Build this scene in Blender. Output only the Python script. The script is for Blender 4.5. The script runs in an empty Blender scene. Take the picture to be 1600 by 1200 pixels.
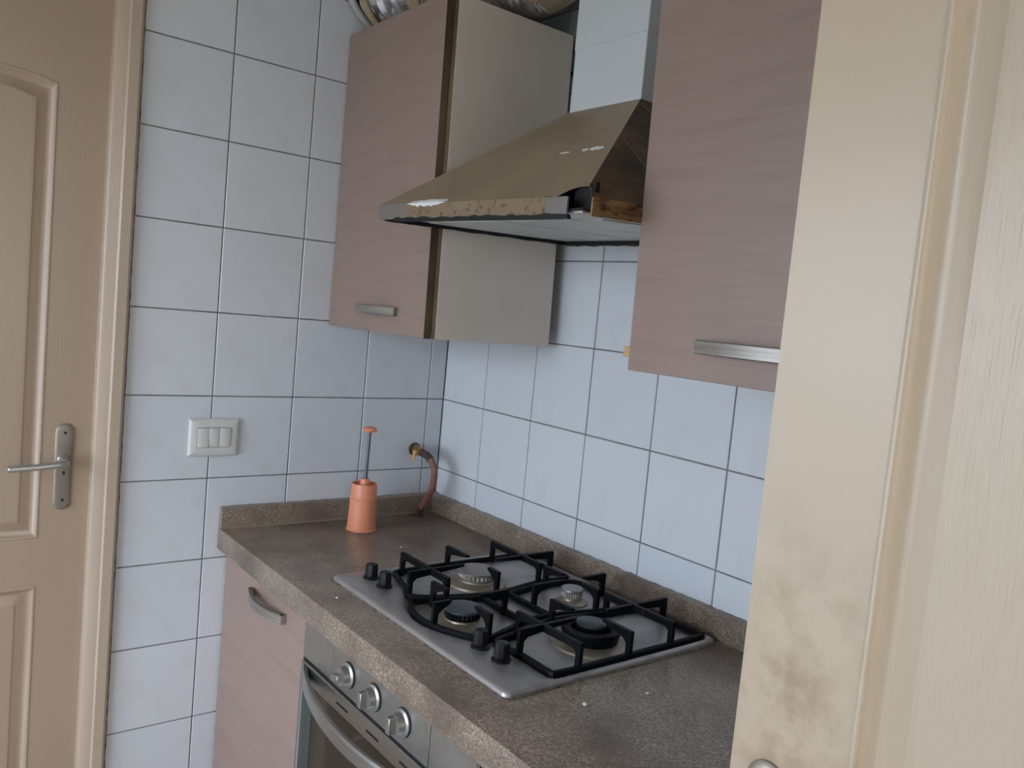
import bpy, bmesh, math, random
from mathutils import Vector, Matrix, noise

random.seed(7)
R = math.radians
ZO = 0.99                      # height of the tile joint used as z = 0 while measuring
scene = bpy.context.scene
C = scene.collection

# ------------------------------------------------------------------ camera
YAW, PIT, ROL = 2.472165609647588, -0.08328059231846457, 0.09378981367444747
CAM = Vector((1.96900992, -1.31510574, 0.45629523 + ZO))
FPX = 1300.414746
_f = Vector((math.cos(PIT)*math.cos(YAW), math.cos(PIT)*math.sin(YAW), math.sin(PIT)))
_rt = Vector((math.sin(YAW), -math.cos(YAW), 0))
_up = _rt.cross(_f)
_r = math.cos(ROL)*_rt + math.sin(ROL)*_up
_u = _r.cross(_f)
cd = bpy.data.cameras.new('camera')
cam = bpy.data.objects.new('camera', cd)
C.objects.link(cam)
cam.matrix_world = Matrix(((_r.x, _u.x, -_f.x, CAM.x), (_r.y, _u.y, -_f.y, CAM.y), (_r.z, _u.z, -_f.z, CAM.z), (0, 0, 0, 1)))
cd.sensor_fit = 'HORIZONTAL'
cd.sensor_width = 36
cd.lens = FPX/1600*36
cd.clip_start = 0.02
scene.camera = cam

# ------------------------------------------------------------------ light
def lin(r, g, b):
    return tuple(((c/255)/12.92 if c/255 <= 0.04045 else ((c/255+0.055)/1.055)**2.4) for c in (r, g, b))

world = bpy.data.worlds.new('overcast_sky')
scene.world = world
world.use_nodes = True
_bg = world.node_tree.nodes['Background']
_bg.inputs[0].default_value = (*lin(210, 224, 241), 1)
_bg.inputs[1].default_value = 6.0

WX0, WX1, WZ0, WZ1, WY = 0.12, 1.72, 0.42, 1.98, -2.45     # window opening in the wall behind the camera
ld = bpy.data.lights.new('window_daylight', 'AREA')
ld.shape = 'RECTANGLE'
ld.size = WX1-WX0-0.1
ld.size_y = WZ1-WZ0-0.1
ld.energy = 36
ld.cycles.is_portal = True       # only guides the sky light through the opening
ld.color = (0.90, 0.95, 1.0)
lo = bpy.data.objects.new('window_daylight', ld)
C.objects.link(lo)
lo.location = ((WX0+WX1)/2, WY+0.01, (WZ0+WZ1)/2)
lo.rotation_euler = (R(90), 0, 0)           # shines along +y into the room
hl = bpy.data.lights.new('hall_daylight', 'AREA')       # daylight of the hall behind the open door
hl.shape = 'RECTANGLE'
hl.size = 1.3
hl.size_y = 1.5
hl.energy = 10
hl.color = (1.0, 0.95, 0.89)
ho = bpy.data.objects.new('hall_daylight', hl)
C.objects.link(ho)
ho.location = (3.55, -1.2, 1.5)
ho.rotation_euler = (R(90), 0, R(90))       # shines along -x through the doorway
vs = scene.view_settings
vs.view_transform = 'Standard'
vs.look = 'None'
vs.gamma = 1
vs.use_curve_mapping = False
vs.exposure = 0.83

# ------------------------------------------------------------------ materials
def mat(name, col, rough=0.5, metal=0.0, spec=0.5):
    m = bpy.data.materials.new(name)
    m.use_nodes = True
    b = m.node_tree.nodes['Principled BSDF']
    b.inputs['Base Color'].default_value = (*lin(*col), 1)
    b.inputs['Roughness'].default_value = rough
    b.inputs['Metallic'].default_value = metal
    b.inputs['Specular IOR Level'].default_value = spec
    return m

class NT:
    def __init__(s, m):
        s.t = m.node_tree
        s.b = s.t.nodes['Principled BSDF']
        s.co = s.t.nodes.new('ShaderNodeTexCoord')
        s.col = None
    def noise(s, scale=(1, 1, 1), sc=5, detail=4, rough=0.55, loc=(0, 0, 0), dist=0.0):
        mp = s.t.nodes.new('ShaderNodeMapping')
        mp.inputs['Scale'].default_value = scale
        mp.inputs['Location'].default_value = loc
        s.t.links.new(s.co.outputs['Object'], mp.inputs[0])
        n = s.t.nodes.new('ShaderNodeTexNoise')
        n.inputs['Scale'].default_value = sc
        n.inputs['Detail'].default_value = detail
        n.inputs['Roughness'].default_value = rough
        n.inputs['Distortion'].default_value = dist
        s.t.links.new(mp.outputs[0], n.inputs['Vector'])
        return n.outputs['Fac']
    def ramp(s, fac, stops):
        r = s.t.nodes.new('ShaderNodeValToRGB')
        e = r.color_ramp.elements
        while len(e) < len(stops):
            e.new(0.5)
        for i, (p, c) in enumerate(stops):
            e[i].position = p
            e[i].color = (*lin(*c), 1) if not isinstance(c, (int, float)) else (c, c, c, 1)
        s.t.links.new(fac, r.inputs[0])
        return r.outputs[0]
    def mix(s, fac, a, b):
        n = s.t.nodes.new('ShaderNodeMix')
        n.data_type = 'RGBA'
        if isinstance(fac, (int, float)):
            n.inputs[0].default_value = fac
        else:
            s.t.links.new(fac, n.inputs[0])
        for k, v in ((6, a), (7, b)):
            if isinstance(v, tuple):
                n.inputs[k].default_value = (*lin(*v), 1)
            else:
                s.t.links.new(v, n.inputs[k])
        return n.outputs[2]
    def axis(s, which, lo_, hi_):
        """0..1 ramp along an object axis between lo_ and hi_"""
        sp = s.t.nodes.new('ShaderNodeSeparateXYZ')
        s.t.links.new(s.co.outputs['Object'], sp.inputs[0])
        m = s.t.nodes.new('ShaderNodeMapRange')
        m.inputs[1].default_value = lo_
        m.inputs[2].default_value = hi_
        s.t.links.new(sp.outputs[which], m.inputs[0])
        return m.outputs[0]
    def mul(s, a, b):
        n = s.t.nodes.new('ShaderNodeMath')
        n.operation = 'MULTIPLY'
        for k, v in ((0, a), (1, b)):
            if isinstance(v, (int, float)):
                n.inputs[k].default_value = v
            else:
                s.t.links.new(v, n.inputs[k])
        return n.outputs[0]
    def base(s, c):
        s.t.links.new(c, s.b.inputs['Base Color'])
    def rough(s, c):
        s.t.links.new(c, s.b.inputs['Roughness'])
    def bump(s, h, strength=0.3, dist=0.002):
        n = s.t.nodes.new('ShaderNodeBump')
        n.inputs['Strength'].default_value = strength
        n.inputs['Distance'].default_value = dist
        s.t.links.new(h, n.inputs['Height'])
        s.t.links.new(n.outputs[0], s.b.inputs['Normal'])

M = {}
# glazed tile
M['tile'] = mat('glazed_white_tile', (206, 210, 216), 0.22)
n = NT(M['tile'])
oi = n.t.nodes.new('ShaderNodeObjectInfo')
tone = n.ramp(oi.outputs['Random'], [(0, (207, 210, 215)), (1, (211, 213, 216))])
g = n.ramp(n.noise(sc=9, detail=3), [(0.55, 0.0), (0.8, 0.25)])
n.base(n.mix(g, tone, (186, 184, 176)))
n.bump(n.noise(sc=14, detail=1), 0.06, 0.002)
M['grout'] = mat('dirty_grout', (104, 102, 100), 0.9)
n = NT(M['grout'])
n.base(n.ramp(n.noise(sc=25), [(0.3, (90, 88, 88)), (0.7, (134, 131, 128))]))
M['plaster'] = mat('wall_paint', (206, 202, 194), 0.8)
M['ceiling'] = mat('ceiling_paint', (226, 224, 218), 0.85)
M['floor'] = mat('floor_tile', (150, 142, 130), 0.4)
n = NT(M['floor'])
n.base(n.ramp(n.noise(sc=6), [(0.3, (176, 170, 162)), (0.7, (196, 190, 182))]))
# cream door paint, with embossed wood grain
def cream(name, col, col2, grain, stain):
    m = mat(name, col, 0.34)
    k = NT(m)
    base = k.mix(k.noise(sc=3, detail=3), col, col2)
    if stain:
        # greasy finger marks on the latch stile of the open door
        a = k.mul(k.ramp(k.axis(0, 0.0, 0.115), [(0.0, 0.55), (0.25, 1.0), (0.7, 0.9), (1.0, 0.0)]),
                  k.ramp(k.axis(2, 0.9, 1.34), [(0.0, 0.4), (0.35, 0.8), (0.6, 1.0), (0.85, 0.45), (1.0, 0.0)]))
        b_ = k.ramp(k.noise(sc=19, detail=7, rough=0.66), [(0.43, 0.0), (0.66, 0.8)])
        base = k.mix(k.mul(a, b_), base, (138, 116, 88))
    k.base(base)
    k.bump(k.noise(scale=(1, 1, 0.05), sc=260, detail=3), grain, 0.0012)
    return m
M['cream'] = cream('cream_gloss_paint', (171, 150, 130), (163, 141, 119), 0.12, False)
M['cream_trim'] = cream('cream_trim_paint', (186, 168, 150), (178, 159, 138), 0.08, False)
M['cream_door'] = cream('cream_door_paint', (187, 170, 149), (182, 163, 140), 0.05, True)
M['cream_panel'] = cream('cream_grained_panel', (187, 172, 152), (182, 166, 144), 0.9, False)
M['caulk'] = mat('dark_gap_filler', (92, 80, 68), 0.9)
n = NT(M['caulk'])
n.base(n.ramp(n.noise(sc=60), [(0.35, (84, 72, 62)), (0.7, (160, 146, 128))]))
# wood-look laminate with horizontal grain
M['laminate'] = mat('pink_brown_laminate', (150, 126, 118), 0.42)
n = NT(M['laminate'])
g1 = n.noise(scale=(0.9, 1, 7), sc=5, detail=6, rough=0.6)
g2 = n.noise(scale=(0.6, 1, 30), sc=11, detail=5, rough=0.65, loc=(3, 1, 2))
c1 = n.ramp(g1, [(0.3, (141, 118, 108)), (0.55, (150, 127, 116)), (0.75, (146, 121, 112))])
n.base(n.mix(n.ramp(g2, [(0.42, 0.0), (0.7, 0.5)]), c1, (158, 138, 128)))
n.bump(g2, 0.05, 0.001)
M['melamine'] = mat('beige_melamine', (163, 152, 134), 0.4)
n = NT(M['melamine'])
n.base(n.mix(n.ramp(n.noise(sc=5, detail=3), [(0.35, 0.0), (0.7, 0.6)]), (224, 212, 199), (212, 198, 181)))
M['edge_brown'] = mat('stained_board_edge', (96, 80, 58), 0.6)
n = NT(M['edge_brown'])
n.base(n.ramp(n.noise(scale=(1, 1, .4), sc=14), [(0.3, (72, 58, 42)), (0.7, (112, 95, 70))]))
M['raw_wood'] = mat('raw_wood_block', (196, 160, 118), 0.7)
M['handle'] = mat('brushed_nickel', (150, 145, 138), 0.46, 0.7)
n = NT(M['handle'])
n.base(n.ramp(n.noise(scale=(.2, 1, 8), sc=30), [(0.3, (134, 129, 122)), (0.7, (168, 163, 156))]))
# stone-look worktop
M['worktop'] = mat('speckled_brown_worktop', (110, 98, 86), 0.32)
n = NT(M['worktop'])
s1 = n.noise(sc=300, detail=3, rough=0.75)
s2 = n.noise(sc=170, detail=3, loc=(5, 2, 1))
s3 = n.noise(sc=7, detail=4, loc=(1, 7, 3))
c1 = n.ramp(s1, [(0.36, (92, 80, 71)), (0.5, (138, 123, 109)), (0.64, (188, 170, 150))])
c2 = n.mix(n.ramp(s2, [(0.45, 0.0), (0.65, 0.6)]), c1, (122, 104, 89))
n.base(n.mix(n.ramp(s3, [(0.45, 0.0), (0.68, 0.75)]), c2, (96, 82, 73)))
n.bump(s1, 0.08, 0.001)
n.rough(n.ramp(s3, [(0.3, 0.28), (0.7, 0.42)]))
# steel
def steel(name, a, b, rough, dirt=None, sc=(1, 1, 1), met=0.92):
    m = mat(name, a, rough, met)
    k = NT(m)
    c = k.mix(k.noise(scale=sc, sc=12, detail=4), a, b)
    if dirt:
        c = k.mix(k.ramp(k.noise(sc=16, detail=5, loc=(4, 4, 4)), [(0.5, 0.0), (0.75, 0.6)]), c, dirt)
    k.base(c)
    return m
M['steel'] = steel('worn_hob_steel', (168, 163, 161), (184, 179, 177), 0.42, (140, 124, 106), met=0.7)
M['oven_steel'] = steel('brushed_oven_steel', (158, 155, 151), (174, 171, 167), 0.38, (140, 130, 118), met=0.85)
M['door_steel'] = steel('oven_door_steel', (160, 160, 158), (176, 176, 174), 0.28)
M['chrome'] = mat('satin_chrome', (178, 176, 172), 0.36, 0.85)
M['tarnish'] = steel('tarnished_lock_plate', (152, 142, 130), (134, 124, 113), 0.42, (108, 96, 83), met=0.55)
M['burner_alu'] = steel('burner_aluminium', (182, 172, 160), (156, 142, 122), 0.45, (104, 88, 68), met=0.75)
M['flame_alu'] = steel('pale_flame_ring', (196, 188, 180), (170, 160, 148), 0.5, (110, 94, 78), met=0.5)
M['cap_grey'] = mat('worn_burner_cap', (150, 142, 142), 0.42, 0.6)
M['cap_dark'] = mat('enamel_burner_cap', (58, 64, 70), 0.38)
M['iron'] = mat('black_cast_iron', (30, 32, 36), 0.5, 0.0, 0.14)
n = NT(M['iron'])
n.base(n.ramp(n.noise(sc=90, detail=4), [(0.35, (10, 12, 14)), (0.68, (18, 21, 24)), (0.82, (84, 84, 84))]))
n.bump(n.noise(sc=180), 0.25, 0.001)
M['knob_black'] = mat('black_knob_plastic', (16, 18, 22), 0.42, 0.0, 0.3)
M['black'] = mat('sooty_black', (14, 13, 13), 0.7)
M['glass_dark'] = mat('dark_oven_glass', (34, 32, 28), 0.06, 0.0, 0.8)
M['mirror_strip'] = mat('oven_glass_border', (92, 104, 104), 0.1, 0.6)
# hood
M['hood'] = mat('grease_browned_hood_enamel', (146, 124, 94), 0.42)
n = NT(M['hood'])
h1 = n.noise(sc=6, detail=4)
c1 = n.ramp(h1, [(0.3, (132, 113, 90)), (0.7, (148, 129, 104))])
n.base(n.mix(n.ramp(n.noise(sc=40, detail=4, loc=(2, 2, 2)), [(0.62, 0.0), (0.75, 0.35)]), c1, (92, 70, 48)))
M['hood_side'] = mat('scorched_rusty_enamel', (84, 62, 34), 0.5)
n = NT(M['hood_side'])
h1 = n.noise(sc=9, detail=5, rough=0.62)
c1 = n.ramp(h1, [(0.32, (40, 29, 17)), (0.5, (84, 62, 34)), (0.7, (120, 88, 46))])
n.base(n.mix(n.ramp(n.noise(scale=(1, 1, 5), sc=14, loc=(3, 3, 1)), [(0.5, 0.0), (0.72, 0.8)]), c1, (46, 24, 12)))
M['hood_lip'] = mat('peeling_hood_lip', (130, 104, 72), 0.6)
n = NT(M['hood_lip'])
h1 = n.noise(scale=(1, 1, .5), sc=11, detail=6, rough=0.6)
c1 = n.ramp(h1, [(0.3, (112, 98, 86)), (0.45, (128, 108, 84)), (0.62, (134, 115, 92)), (0.72, (94, 76, 60))])
n.base(n.mix(n.ramp(n.noise(sc=70, detail=5), [(0.56, 0.0), (0.66, 0.8)]), c1, (54, 38, 26)))
M['rust_lip'] = mat('rusty_lip', (176, 128, 76), 0.65)
n = NT(M['rust_lip'])
n.base(n.ramp(n.noise(scale=(1, 1, 3), sc=24, detail=6), [(0.36, (62, 40, 24)), (0.5, (150, 112, 72)), (0.7, (174, 140, 98))]))
M['hood_under'] = mat('grimy_white_filter_panel', (192, 192, 188), 0.45)
n = NT(M['hood_under'])
n.base(n.mix(n.ramp(n.noise(sc=12, detail=6), [(0.55, 0.0), (0.8, 0.7)]), (196, 196, 192), (96, 78, 56)))
M['white_chip'] = mat('exposed_white_primer', (226, 226, 222), 0.6)
M['grey_metal'] = mat('bare_grey_sheet', (128, 120, 116), 0.5, 0.3)
M['chimney'] = mat('white_enamel', (204, 208, 209), 0.28)
# small things
M['orange'] = mat('salmon_orange_plastic', (226, 146, 112), 0.38)
n = NT(M['orange'])
n.base(n.mix(n.noise(sc=20), (226, 150, 118), (222, 138, 102)))
n.b.inputs['Subsurface Weight'].default_value = 0.12
n.b.inputs['Subsurface Radius'].default_value = (0.01, 0.005, 0.003)
M['rod'] = mat('dull_steel_rod', (112, 112, 120), 0.4, 0.8)
M['hose'] = mat('red_brown_rubber', (140, 92, 80), 0.55)
n = NT(M['hose'])
n.base(n.ramp(n.noise(scale=(1, 1, 1), sc=26), [(0.35, (128, 82, 72)), (0.7, (154, 104, 90))]))
M['hose_burnt'] = mat('darkened_rubber', (78, 52, 44), 0.6)
M['brass'] = mat('dull_brass', (176, 142, 92), 0.4, 0.85)
M['dark_metal'] = mat('grimy_pipe', (96, 86, 78), 0.5, 0.7)
M['yellow'] = mat('yellow_valve_lever', (206, 160, 92), 0.5)
M['switch'] = mat('white_switch_plastic', (208, 206, 202), 0.35)
M['foil'] = mat('crumpled_aluminium_foil', (214, 214, 218), 0.26, 1.0)
n = NT(M['foil'])
n.bump(n.noise(sc=60, detail=6, rough=0.65), 0.8, 0.006)
M['tape'] = mat('tan_packing_tape', (176, 156, 122), 0.4)
n = NT(M['tape'])
n.base(n.ramp(n.noise(sc=14, detail=4), [(0.3, (150, 132, 100)), (0.7, (184, 166, 132))]))
n.bump(n.noise(sc=45, detail=4), 0.5, 0.003)
M['ring'] = mat('grey_plastic_ring', (176, 178, 176), 0.3)
M['crumb'] = mat('dry_crumb', (222, 214, 196), 0.8)
M['window_frame'] = mat('window_aluminium', (200, 200, 198), 0.4)
M['glass'] = mat('window_glass', (235, 240, 242), 0.03)
n = NT(M['glass'])
n.b.inputs['Alpha'].default_value = 0.06

# ------------------------------------------------------------------ mesh helpers (z measured from the tile joint)
class MB:
    def __init__(s):
        s.bm = bmesh.new()
    def face(s, vs_):
        try:
            return s.bm.faces.new(vs_)
        except ValueError:
            return None
    def v(s, p):
        return s.bm.verts.new(p)
    def box(s, x0, x1, y0, y1, z0, z1, bev=0.0, seg=1):
        r = bmesh.ops.create_cube(s.bm, size=1)['verts']
        for w in r:
            w.co = ((x0+x1)/2+w.co.x*(x1-x0), (y0+y1)/2+w.co.y*(y1-y0), (z0+z1)/2+w.co.z*(z1-z0))
        if bev > 0:
            es = list({e for w in r for e in w.link_edges})
            bmesh.ops.bevel(s.bm, geom=es, offset=bev, segments=seg, profile=0.5, affect='EDGES')
        return s
    def loft(s, loops, closed=True, cap0=True, cap1=True):
        rows = [[s.v(p) for p in L] for L in loops]
        n_ = len(rows[0])
        for a, b in zip(rows, rows[1:]):
            for i in range(n_ if closed else n_-1):
                j = (i+1) % n_
                s.face((a[i], a[j], b[j], b[i]))
        if cap0:
            s.face(rows[0][::-1])
        if cap1:
            s.face(rows[-1])
        return s
    def lathe(s, prof, o, ax=(0, 0, 1), seg=32, teeth=None):
        """prof: list of (radius, height along ax)"""
        ax = Vector(ax).normalized()
        a = ax.orthogonal().normalized()
        b = ax.cross(a)
        o = Vector(o)
        loops = []
        for k, (r, h) in enumerate(prof):
            L = []
            for i in range(seg):
                t = 2*math.pi*i/seg
                rr = r
                if teeth and k in teeth and i % 2:
                    rr = r*0.92
                L.append(o+ax*h+(a*math.cos(t)+b*math.sin(t))*max(rr, 1e-5))
            loops.append(L)
        return s.loft(loops)
    def tube(s, pts, rad, seg=12, cap=True):
        pts = [Vector(p) for p in pts]
        n_ = len(pts)
        rads = rad if isinstance(rad, (list, tuple)) else [rad]*n_
        t0 = (pts[1]-pts[0]).normalized()
        a = t0.orthogonal().normalized()
        loops = []
        for i, p in enumerate(pts):
            t = (pts[min(i+1, n_-1)]-pts[max(i-1, 0)]).normalized()
            a = (a-t*a.dot(t)).normalized()
            b = t.cross(a)
            loops.append([p+(a*math.cos(2*math.pi*k/seg)+b*math.sin(2*math.pi*k/seg))*rads[i] for k in range(seg)])
        return s.loft(loops, True, cap, cap)
    def prism(s, poly, vec, bev=0):
        """planar polygon (3D points) extruded by vec"""
        vec = Vector(vec)
        a = [s.v(p) for p in poly]
        b = [s.v(Vector(p)+vec) for p in poly]
        fs = [s.face(a[::-1]), s.face(b)]
        for i in range(len(a)):
            j = (i+1) % len(a)
            fs.append(s.face((a[i], a[j], b[j], b[i])))
        if bev:
            es = list({e for f_ in fs if f_ for e in f_.edges})
            bmesh.ops.bevel(s.bm, geom=es, offset=bev, segments=1, affect='EDGES')
        return s
    def build(s, name, material, parent=None, warp=None, smooth=True, angle=35):
        bmesh.ops.recalc_face_normals(s.bm, faces=s.bm.faces)
        o0 = parent['_o'] if parent else (0, 0, -ZO)
        if warp:
            for w in s.bm.verts:
                w.co = warp(w.co)
        for w in s.bm.verts:
            w.co = (w.co.x-o0[0], w.co.y-o0[1], w.co.z-o0[2])
        me = bpy.data.meshes.new(name)
        s.bm.to_mesh(me)
        s.bm.free()
        me.materials.append(material)
        if smooth:
            me.polygons.foreach_set('use_smooth', [True]*len(me.polygons))
            me.set_sharp_from_angle(angle=R(angle))
        ob = bpy.data.objects.new(name, me)
        C.objects.link(ob)
        ob['_o'] = tuple(o0)
        if parent:
            ob.parent = parent
        return ob

def thing(name, o, label, cat, group=None, kind=None):
    e = bpy.data.objects.new(name, None)
    C.objects.link(e)
    e.empty_display_size = 0.05
    e.location = (o[0], o[1], o[2]+ZO)
    e['_o'] = tuple(o)
    return tag(e, label, cat, group, kind)

def tag(o, label=None, cat=None, group=None, kind=None):
    for k, v in (('label', label), ('category', cat), ('group', group), ('kind', kind)):
        if v:
            o[k] = v
    return o

def catmull(pts, n_=6, closed=False):
    P = [Vector(p) for p in pts]
    out = []
    L = len(P)
    rng = range(L if closed else L-1)
    for i in rng:
        p0 = P[(i-1) % L] if closed or i > 0 else P[0]
        p1, p2 = P[i], P[(i+1) % L]
        p3 = P[(i+2) % L] if closed or i+2 < L else P[-1]
        for k in range(n_):
            t = k/n_
            out.append(0.5*((2*p1)+(-p0+p2)*t+(2*p0-5*p1+4*p2-p3)*t*t+(-p0+3*p1-3*p2+p3)*t**3))
    if not closed:
        out.append(P[-1])
    return out

# ------------------------------------------------------------------ the room
H = 0.1977896                       # tile pitch, vertical
ZF, ZC = -ZO, 8*H                   # floor and ceiling
XR, YF = 2.38, WY                   # right wall and the window wall
TJ = 0.0027                         # joint
gd = MB().box(-40, 40, -60, YF-0.6, -4.2, -4.0).build('ground', mat('outdoor_paving', (150, 146, 138), 0.9))
tag(gd, 'pale paving outside, far below the window', 'ground', kind='structure')
fl = MB().box(-0.3, XR+0.1, YF-0.1, 0.1, ZF-0.1, ZF).build('floor', M['floor'])
tag(fl, 'beige tiled floor of the small kitchen', 'floor', kind='structure')
ce = MB().box(-0.3, XR+0.1, YF-0.1, 0.1, ZC, ZC+0.1).build('ceiling', M['ceiling'])
tag(ce, 'off white painted ceiling over the kitchen', 'ceiling', kind='structure')

YT = -0.8477                        # where the tiles end at the door trim
DY0, DY1 = -0.905, -1.665           # door leaf
DTOP = 1.12
b = MB()
b.box(-0.12, -0.003, DY0+0.005, 0.0, ZF, ZC)
b.box(-0.12, -0.003, DY1-0.005, DY0+0.005, DTOP+0.01, ZC)
b.box(-0.12, -0.003, YF, DY1-0.005, ZF, ZC)
wl = b.build('wall_left', M['grout'])
tag(wl, 'wall of white square glazed tiles beside the cream door', 'wall', kind='structure')
wb = MB().box(-0.12, XR+0.1, 0.003, 0.12, ZF, ZC).build('wall_back', M['grout'])
tag(wb, 'wall of white square glazed tiles behind the hob', 'wall', kind='structure')
b = MB()
b.box(XR, XR+0.1, -0.74, 0.1, ZF, ZC).box(XR, XR+0.1, YF-0.1, -1.56, ZF, ZC).box(XR, XR+0.1, -1.56, -0.74, 1.08, ZC)
wr = b.build('wall_right', M['plaster'])
tag(wr, 'plain painted wall at the hinge side of the open door', 'wall', kind='structure')
b = MB()
b.box(XR+0.1, 3.7, -0.35, -0.25, ZF, ZC).box(XR+0.1, 3.7, -2.15, -2.05, ZF, ZC).box(3.6, 3.7, -2.05, -0.35, ZF, ZC)
b.box(XR+0.1, 3.7, -2.15, -0.25, ZC, ZC+0.1).box(XR+0.1, 3.7, -2.15, -0.25, ZF-0.1, ZF)
wh = b.build('wall_hall', M['plaster'])
tag(wh, 'painted walls of the hall outside the kitchen door', 'wall', kind='structure')
b = MB()
wz0, wz1 = WZ0-ZO, WZ1-ZO
b.box(-0.3, WX0, YF-0.1, YF, ZF, ZC).box(WX1, XR+0.1, YF-0.1, YF, ZF, ZC)
b.box(WX0, WX1, YF-0.1, YF, ZF, wz0).box(WX0, WX1, YF-0.1, YF, wz1, ZC)
wf = b.build('wall_front', M['plaster'])
tag(wf, 'painted wall with the window, opposite the hob', 'wall', kind='structure')
b = MB()
for x0, x1, z0, z1 in ((WX0, WX1, wz0, wz0+.05), (WX0, WX1, wz1-.05, wz1), (WX0, WX0+.05, wz0, wz1), (WX1-.05, WX1, wz0, wz1), ((WX0+WX1)/2-.025, (WX0+WX1)/2+.025, wz0, wz1)):
    b.box(x0, x1, YF-0.07, YF-0.03, z0, z1)
w1 = b.build('window_1', M['window_frame'])
tag(w1, 'two light aluminium window opposite the hob', 'window', kind='structure')
for k in range(2):
    x0 = WX0+.05 if k == 0 else (WX0+WX1)/2+.025
    MB().box(x0, x0+(WX1-WX0)/2-.075, YF-0.052, YF-0.048, wz0+.05, wz1-.05).build('pane', M['glass'], w1)

_tile_cache = {}
def tile_mesh(w, h, axis_):
    key = (round(w, 4), round(h, 4), axis_)
    if key not in _tile_cache:
        bm = bmesh.new()
        r = bmesh.ops.create_cube(bm, size=1)['verts']
        for q in r:
            if axis_ == 'x':
                q.co = (q.co.x*0.007, q.co.y*w, q.co.z*h)
            else:
                q.co = (q.co.x*w, q.co.y*0.007, q.co.z*h)
        fs = [e for e in bm.edges if all((v.co.x > 0 if axis_ == 'x' else v.co.y < 0) for v in e.verts)]
        bmesh.ops.bevel(bm, geom=fs, offset=0.0012, segments=1, affect='EDGES')
        bmesh.ops.recalc_face_normals(bm, faces=bm.faces)
        me = bpy.data.meshes.new('tile')
        bm.to_mesh(me)
        bm.free()
        me.materials.append(M['tile'])
        _tile_cache[key] = me
    return _tile_cache[key]

def put_tile(parent, axis_, a0, a1, k):
    w, h = a1-a0-TJ, H-TJ
    o = bpy.data.objects.new('tile', tile_mesh(w, h, axis_))
    C.objects.link(o)
    o.parent = parent
    zc = (k+0.5)*H+ZO
    d = random.uniform(-0.0003, 0.0003)
    o.location = (-0.0035+d, (a0+a1)/2, zc) if axis_ == 'x' else ((a0+a1)/2, 0.0035+d, zc)
    j = 0.0022
    o.rotation_euler = (random.uniform(-j, j)*(axis_ == 'y'), random.uniform(-j, j)*(axis_ == 'x'), random.uniform(-j, j))

ycuts = [0.0, -0.0528, -0.2528, -0.4528, -0.6528, YT]
ycuts2 = [YT, -1.0477, -1.2477, -1.4477, DY0+DY1-YT, -1.9223, -2.1223, -2.3223, YF]
xcuts = [0.0]+[0.194+0.2*i for i in range(11)]+[XR]
for k in range(-5, 8):
    for a, c in zip(ycuts, ycuts[1:]):
        put_tile(wl, 'x', c, a, k)
    for a, c in zip(ycuts2, ycuts2[1:]):
        if k >= 6 or a < 2*(DY0+DY1)/2-YT+0.001:
            put_tile(wl, 'x', c, a, k)
    for a, c in zip(xcuts, xcuts[1:]):
        put_tile(wb, 'y', a, c, k)

# ---- frame round the left door
b = MB()
prof = [(-0.003, YT-0.003), (0.013, YT-0.004), (0.019, YT-0.010), (0.019, YT-0.030), (0.015, YT-0.034), (0.013, YT-0.054), (0.009, YT-0.059), (-0.022, YT-0.060), (-0.022, YT-0.03), (-0.003, YT-0.02)]
b.prism([(x, y, ZF) for x, y in prof], (0, 0, DTOP+0.06-ZF))
mid = (DY0+DY1)/2
prof2 = [(x, 2*mid-y) for x, y in prof]
b.prism([(x, y, ZF) for x, y in prof2], (0, 0, DTOP+0.06-ZF))
top = [(x, 0, DTOP+0.06-(YT-y)) for x, y in prof]
b.prism([(x, YT-0.004, z) for x, _, z in top], (0, (2*mid-YT+0.004)-(YT-0.004), 0))
tr = b.build('trim_1', M['cream_trim'])
tag(tr, 'cream moulded frame around the left door', 'trim', kind='structure')
b = MB()
zz = ZF
rows = []
while zz < ZC:
    w = random.uniform(0.0003, 0.0028)
    rows.append([(0.0008, YT-0.004, zz), (0.0018, YT+w*0.3, zz), (0.0012, YT+w, zz), (-0.003, YT+w, zz), (-0.003, YT-0.004, zz)])
    zz += random.uniform(0.012, 0.035)
b.loft(rows)
b.build('gap_filler', M['caulk'], tr)

# ---- panelled door leaf
def door_panel(x0, x1, z0, z1, arch, face, sgn_pt, name, parent, material):
    """moulded recess + raised panel, lofted from nested outlines. sgn_pt(u, d, z) -> xyz, d = depth below the face"""
    def outline(off):
        a, c, lo_, hi_ = x0+off, x1-off, z0+off, z1-off
        L = [(a, lo_), (c, lo_)]
        n_ = 12
        for i in range(n_+1):
            t = i/n_
            u = c+(a-c)*t
            L.append((u, hi_+arch*4*t*(1-t)))
        return L
    steps = [(0.0, 0.0), (0.0015, -0.0012), (0.004, -0.0012), (0.006, 0.001), (0.013, 0.0085), (0.0155, 0.0100), (0.018, 0.0100), (0.022, 0.0085), (0.038, 0.0036), (0.0385, 0.0024), (0.043, 0.0020)]
    b_ = MB()
    loops = [[sgn_pt(u, d, z) for u, z in outline(off)] for off, d in steps]
    b_.loft(loops, True, False, False)
    po = b_.build(name+'_moulding', M['cream_door'] if material is M['cream_panel'] else material, parent, angle=50)
    b_ = MB()
    L = outline(0.0425)
    b_.prism([sgn_pt(u, 0.0020, z) for u, z in L], Vector(sgn_pt(0, 0.012, 0))-Vector(sgn_pt(0, 0.0020, 0)))
    b_.build(name, material, parent, angle=50)

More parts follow.
